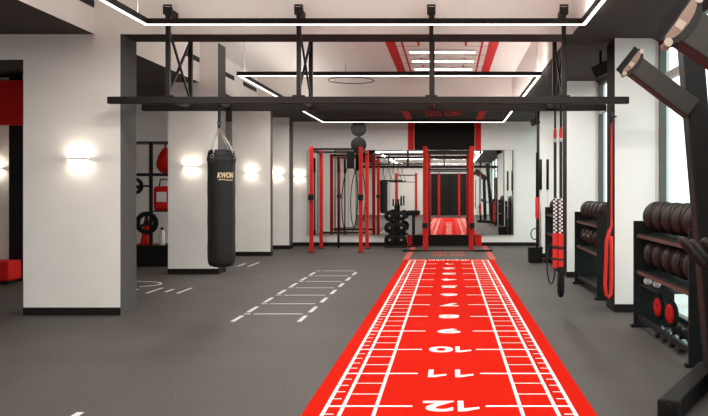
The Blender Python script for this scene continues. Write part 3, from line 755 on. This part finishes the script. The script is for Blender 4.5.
# loop band and black bars near left rack
lp = []
for i in range(48):
    t = 2*PI*i/48; v = (1+math.cos(t))/2            # v = 1 at the clip, 0 at the foot of the loop
    wd = .215*(1-v**5*.75)
    lp.append((-2.66+wd*math.copysign(abs(math.sin(t))**.75, math.sin(t))+.05*v, 21.2, .40+1.98*v))
tag(MB().tube(lp, .013, 8, closed=True).build('loop_band', 'rubber'), 'long thin black loop band hanging inside the left red rack', 'band')
o = thing('loop_hook', (-2.61, 21.2, 2.2), 'black clip holding the loop band on left rack crossbar', 'clip')
MB().box(-2.71, -2.51, 21.13, 21.17, 2.12, 2.57, bev=.01).build('body', 'rubber', o)
MB().tube([(-2.61, 21.17, 2.36), (-2.61, 21.24, 2.355)], .014, 8).build('peg', 'black', o)
for (x, y, h0, h1, s) in ((-3.78, 21.9, 0, 2.46, 'left of the left red rack'), (-2.98, 21.5, 0, 2.45, 'inside the left red rack')):
    o = thing('leaning_bar', (x, y, 0), 'slim black bar standing upright %s' % s, 'bar', 'slim bars by the left rack')
    MB().tube([(x, y, .0), (x, y, h1)], .018, 10).build('shaft', 'black', o)
    MB().tube([(x, y, .0), (x, y, .42)], .032, 12).build('lower_sleeve', 'black', o)
    MB().tube([(x, y, h1-.42), (x, y, h1)], .032, 12).build('upper_sleeve', 'black', o)
for i, x in enumerate((-1.62, -1.36)):  # solid handles added in place of reflections in the mirror
    s = ['left', 'right'][i]
    o = thing('reflection_sling', (x, 21.2, 1.5), 'black triangular handle added to stand for a mirror reflection, %s one' % s, 'handle', 'hanging triangular handles')
    MB().bar((x, 21.2, 2.07), (x, 21.2, 2.222), .02, .006).build('strap', 'strapblack', o)
    MB().tube([(x, 21.2, 2.08), (x-.12, 21.2, 1.80), (x+.12, 21.2, 1.80)], .012, 8, closed=True).build('sling', 'strapblack', o)
    MB().tube([(x-.10, 21.2, 1.80), (x+.10, 21.2, 1.80)], .02, 12).build('grip', 'rubber', o)

# plate tree
px, py = -1.44, 21.6
pt = thing('plate_tree', (px, py, 0), 'black plate tree loaded with black plates before the mirror', 'plate tree')
MB().box(px-.30, px+.30, py-.16, py-.08, 0, .06).box(px-.30, px+.30, py+.08, py+.16, 0, .06).box(px-.05, px+.05, py-.14, py+.14, .01, .06).build('base', 'black', pt)
MB().bar((px, py, .05), (px, py, 1.15), .08, .08).build('post', 'black', pt)
pegs = [(.20, -1), (.20, 1), (.53, -1), (.53, 1), (.85, -1), (.85, 1)]
for h in (.20, .53, .85): MB().bar((px-.19, py, h), (px+.19, py, h), .05, .05).build('arm', 'black', pt)
for h, s in pegs:
    MB().tube([(px+s*.158, py-.02, h), (px+s*.158, py-.20, h+.01)], .02, 10).build('peg', 'chrome', pt)
for x in (-.07, .0, .07, .15): MB().tube([(px+x, py-.02, 1.12), (px+x, py-.02, 1.24+abs(x))], .022, 10).build('bar_holder', 'black', pt)
dims = [.152, .154, .154, .15, .150, .135]
for j, ((h, s), r) in enumerate(zip(pegs, dims)):
    for i in range(2):
        c = (px+s*.158, py-.07-i*.06, h+.005); q = r-(.012 if i else 0)
        o = thing('weight_plate', (c[0], c[1], c[2]-q), 'black weight plate on plate tree, %s %s peg, %s' % (['lower', 'lower', 'middle', 'middle', 'upper', 'upper'][j], 'left' if s < 0 else 'right', ['behind', 'in front'][i]), 'weight plate', 'plates on the plate tree')
        MB().lathe(c, [(.026, -.025), (q*.9, -.025), (q, -.016), (q, .016), (q*.9, .025), (.026, .025), (.026, -.025)], 30, axis=(0, 1, 0)).build('rim', 'rubber', o)
        MB().lathe(c, [(.0265, -.028), (.05, -.028), (.05, .028), (.0265, .028), (.0265, -.028)], 18, axis=(0, 1, 0)).build('hub', 'black', o)
# bench in front of mirror, right of plate tree
o = thing('flat_bench', (-1.0, 21.75, 0), 'black padded bench between plate tree and central red rack', 'bench')
MB().box(-1.18, -.82, 21.62, 21.9, .86, .98, bev=.03).build('pad', 'rubber', o)
MB().box(-1.01, -.96, 21.74, 21.80, .03, .86).build('stem', 'black', o)
MB().box(-1.1, -.85, 21.70, 21.84, 0, .04).build('foot', 'black', o)

# ------------------------------------------------------------------ side aisle behind the portal column
sr = thing('storage_shelf', (-6.2, 16.4, 0), 'tall black storage frame seen between portal column and second column', 'storage rack')
for x in (-6.62, -5.55):
    MB().bar((x, 16.1, 0), (x, 16.1, 2.55), .07, .07).build('upright', 'black', sr)
    MB().bar((x, 16.7, 0), (x, 16.7, 2.55), .07, .07).build('upright', 'black', sr)
for h in (.42, 2.52): MB().box(-6.58, -5.59, 16.07, 16.73, h-.025, h).build('shelf', 'black', sr)
MB().bar((-6.58, 16.1, 1.85), (-5.59, 16.1, 1.85), .04, .06).build('crossbar', 'black', sr)
MB().bar((-6.02, 16.1, .42), (-6.02, 16.1, 2.5), .06, .06).build('divider', 'black', sr)
MB().box(-6.0, -5.59, 16.07, 16.73, 1.10, 1.125).build('shelf', 'black', sr)
MB().box(-6.58, -5.59, 16.1, 16.7, .02, .395).build('drawer_box', 'rubber', sr)
def wheel(c, r, t, label):
    o = thing('wheel_plate', (c[0], c[1], c[2]-r), label, 'weight plate', 'round plates in the side aisle')
    MB().lathe(c, [(r*.62, -t), (r*.95, -t), (r, -t*.6), (r, t*.6), (r*.95, t), (r*.62, t), (r*.62, -t)], 36, axis=(0, 1, 0)).build('rim', 'rubber', o)
    w_ = MB().lathe(c, [(.025, -t*.5), (r*.24, -t*.5), (r*.24, t*.5), (.025, t*.5), (.025, -t*.5)], 24, axis=(0, 1, 0))
    for k in range(3):
        a_ = PI/2+2*PI*k/3; u = Vector((math.cos(a_), 0, math.sin(a_)))
        w_.bar(Vector(c)+u*r*.2, Vector(c)+u*r*.66, r*.22, t*.7, up=(0, 1, 0))
    w_.build('spoke', 'steel', o)
wheel((-6.06, 15.98, .88), .23, .035, 'large black ring plate on tall storage frame in left aisle')
wheel((-6.30, 15.98, 1.62), .17, .03, 'smaller black plate on left side of storage frame in left aisle')
for (x, hgt) in ((-6.06, .88), (-6.30, 1.62)): MB().tube([(x, 15.94, hgt), (x, 16.1, hgt)], .022, 10).bar((x, 16.1, hgt), (-6.05, 16.1, hgt), .04, .04).build('plate_peg', 'black', sr)
o = thing('sports_cone', (-6.19, 16.3, .42), 'red tall cone standing on the storage frame in left aisle', 'cone')
MB().lathe((-6.19, 16.3, .42), [(0, .02), (.13, .02), (.115, .06), (.02, .66), (0, .66)], 24).build('cone', 'redpaint', o)
MB().box(-6.34, -6.04, 16.17, 16.45, .42, .44).build('base', 'redpaint', o)
o = thing('water_bottle', (-5.85, 16.25, .42), 'white bottle on lower shelf of the storage frame in left aisle', 'bottle')
MB().lathe((-5.85, 16.25, .42), [(0, 0), (.05, 0), (.055, .01), (.055, .24), (.03, .29), (.025, .31), (0, .31)], 20).build('body', 'whiteplastic', o)
MB().lathe((-5.85, 16.25, .73), [(0, 0), (.03, 0), (.03, .05), (0, .05)], 16).build('cap', 'black', o)
o = thing('gym_bag', (-5.79, 16.2, 1.125), 'red bag with white stripe on the storage frame in left aisle', 'bag')
MB().box(-5.98, -5.62, 16.08, 16.6, 1.125, 1.62, bev=.06).build('body', 'redpaint', o)
MB().box(-5.90, -5.70, 16.06, 16.09, 1.3, 1.5, bev=.01).build('stripe', 'whiteplastic', o)
MB().tube([(-5.93, 16.3, 1.6), (-5.9, 16.3, 1.76), (-5.7, 16.3, 1.76), (-5.67, 16.3, 1.6)], .015, 8).build('carry_handle', 'black', o)
o = thing('heavy_ball_bag', (-5.80, 16.25, 1.9), 'red teardrop bag hanging in the storage frame in left aisle', 'bag')
MB().lathe((-5.80, 16.3, 1.88), [(0, 0), (.10, .02), (.17, .12), (.18, .22), (.13, .38), (.04, .52), (0, .52)], 24).build('body', 'redpaint', o)
MB().tube([(-5.80, 16.3, 2.38), (-5.80, 16.3, 2.5)], .015, 8).build('cord', 'black', o)
o = thing('wall_screen', (-6.35, 17.19, 1.9), 'small bright white panel behind the storage frame in left aisle', 'panel')
MB().box(-6.62, -6.30, 17.17, 17.2, 1.98, 2.22).build('panel', 'whiteplastic', o)

# ------------------------------------------------------------------ behind the viewer (seen only in the mirror)
rc = dup(rB, (0, -3.0, 0), 'red squat rack at the near end of the room, seen in mirror', 'red squat racks')
rd = dup(rB, (-2.6, -4.2, 0), 'second red squat rack at the near end of room, seen in mirror', 'red squat racks')
o = thing('storage_wall', (-.1, ZN+.2, 0), 'black storage wall at the near end of the room, seen in mirror', 'storage')
MB().box(-1.2, 1.3, ZN, ZN+.35, 0, 2.7).build('carcass', 'panelblack', o)
for k in range(2): MB().box(-1.2+k*1.25+.03, .05+k*1.25-.03, ZN+.35, ZN+.38, .08, 2.62).build('door', 'black', o)

# ------------------------------------------------------------------ outside
struct(MB().box(2.9, 60, -40, 70, -.3, -.2).build('ground', 'paving'))
def tree(x, y, h, r, label, seed):
    rnd = random.Random(seed)
    o = thing('street_tree', (x, y, -.2), label, 'tree', 'trees outside the windows')
    MB().tube([(x, y, -.2), (x+.05, y, h*.4), (x, y+.05, h*.75)], [.14, .11, .05], 10).build('trunk', 'trunk', o)
    b = MB()
    for k in range(2600):
        d = Vector((rnd.gauss(0, 1), rnd.gauss(0, 1), rnd.gauss(0, 1))).normalized()*(rnd.random()**.4)
        c = Vector((x, y, h*.62))+Vector((d.x*r, d.y*r, d.z*h*.42))
        u = Vector((rnd.gauss(0, 1), rnd.gauss(0, 1), rnd.gauss(0, 1))).normalized(); w = u.orthogonal().normalized(); s = rnd.uniform(.06, .13)
        vs = [b.bm.verts.new(c+u*s), b.bm.verts.new(c+w*s*.5), b.bm.verts.new(c-u*s), b.bm.verts.new(c-w*s*.5)]
        b.bm.faces.new(vs)
    b.build('foliage', 'leaf', o)
tree(6.75, 17.0, 4.6, 1.25, 'green leafy tree outside beyond the foreground cable machine', 1)
tree(6.6, 13.2, 4.8, 1.3, 'green leafy tree outside, nearer than the first', 2)

# ------------------------------------------------------------------ sky and camera
w = bpy.data.worlds.new('world'); sc.world = w; w.use_nodes = True
nt = w.node_tree; bg = nt.nodes['Background']
bg.inputs['Color'].default_value = (.86, .96, .95, 1); bg.inputs['Strength'].default_value = .85

cam = bpy.data.cameras.new('camera'); co = bpy.data.objects.new('camera', cam); COL.objects.link(co)
co.location = (0, 0, H); co.rotation_euler = (PI/2, 0, 0)
cam.sensor_width = 36; cam.sensor_fit = 'HORIZONTAL'; cam.lens = 36*F/708
cam.shift_x = (354-VX)/708; cam.shift_y = -(208-VY)/708
cam.clip_start = .05; cam.clip_end = 300
sc.camera = co
sc.view_settings.view_transform = 'Standard'; sc.view_settings.look = 'None'; sc.view_settings.gamma = 1
sc.view_settings.use_curve_mapping = False
sc.view_settings.exposure = 1.55
sc.cycles.use_denoising = True
sc.cycles.max_bounces = 10; sc.cycles.diffuse_bounces = 6; sc.cycles.glossy_bounces = 6; sc.cycles.transparent_max_bounces = 12
sc.cycles.sample_clamp_indirect = 4
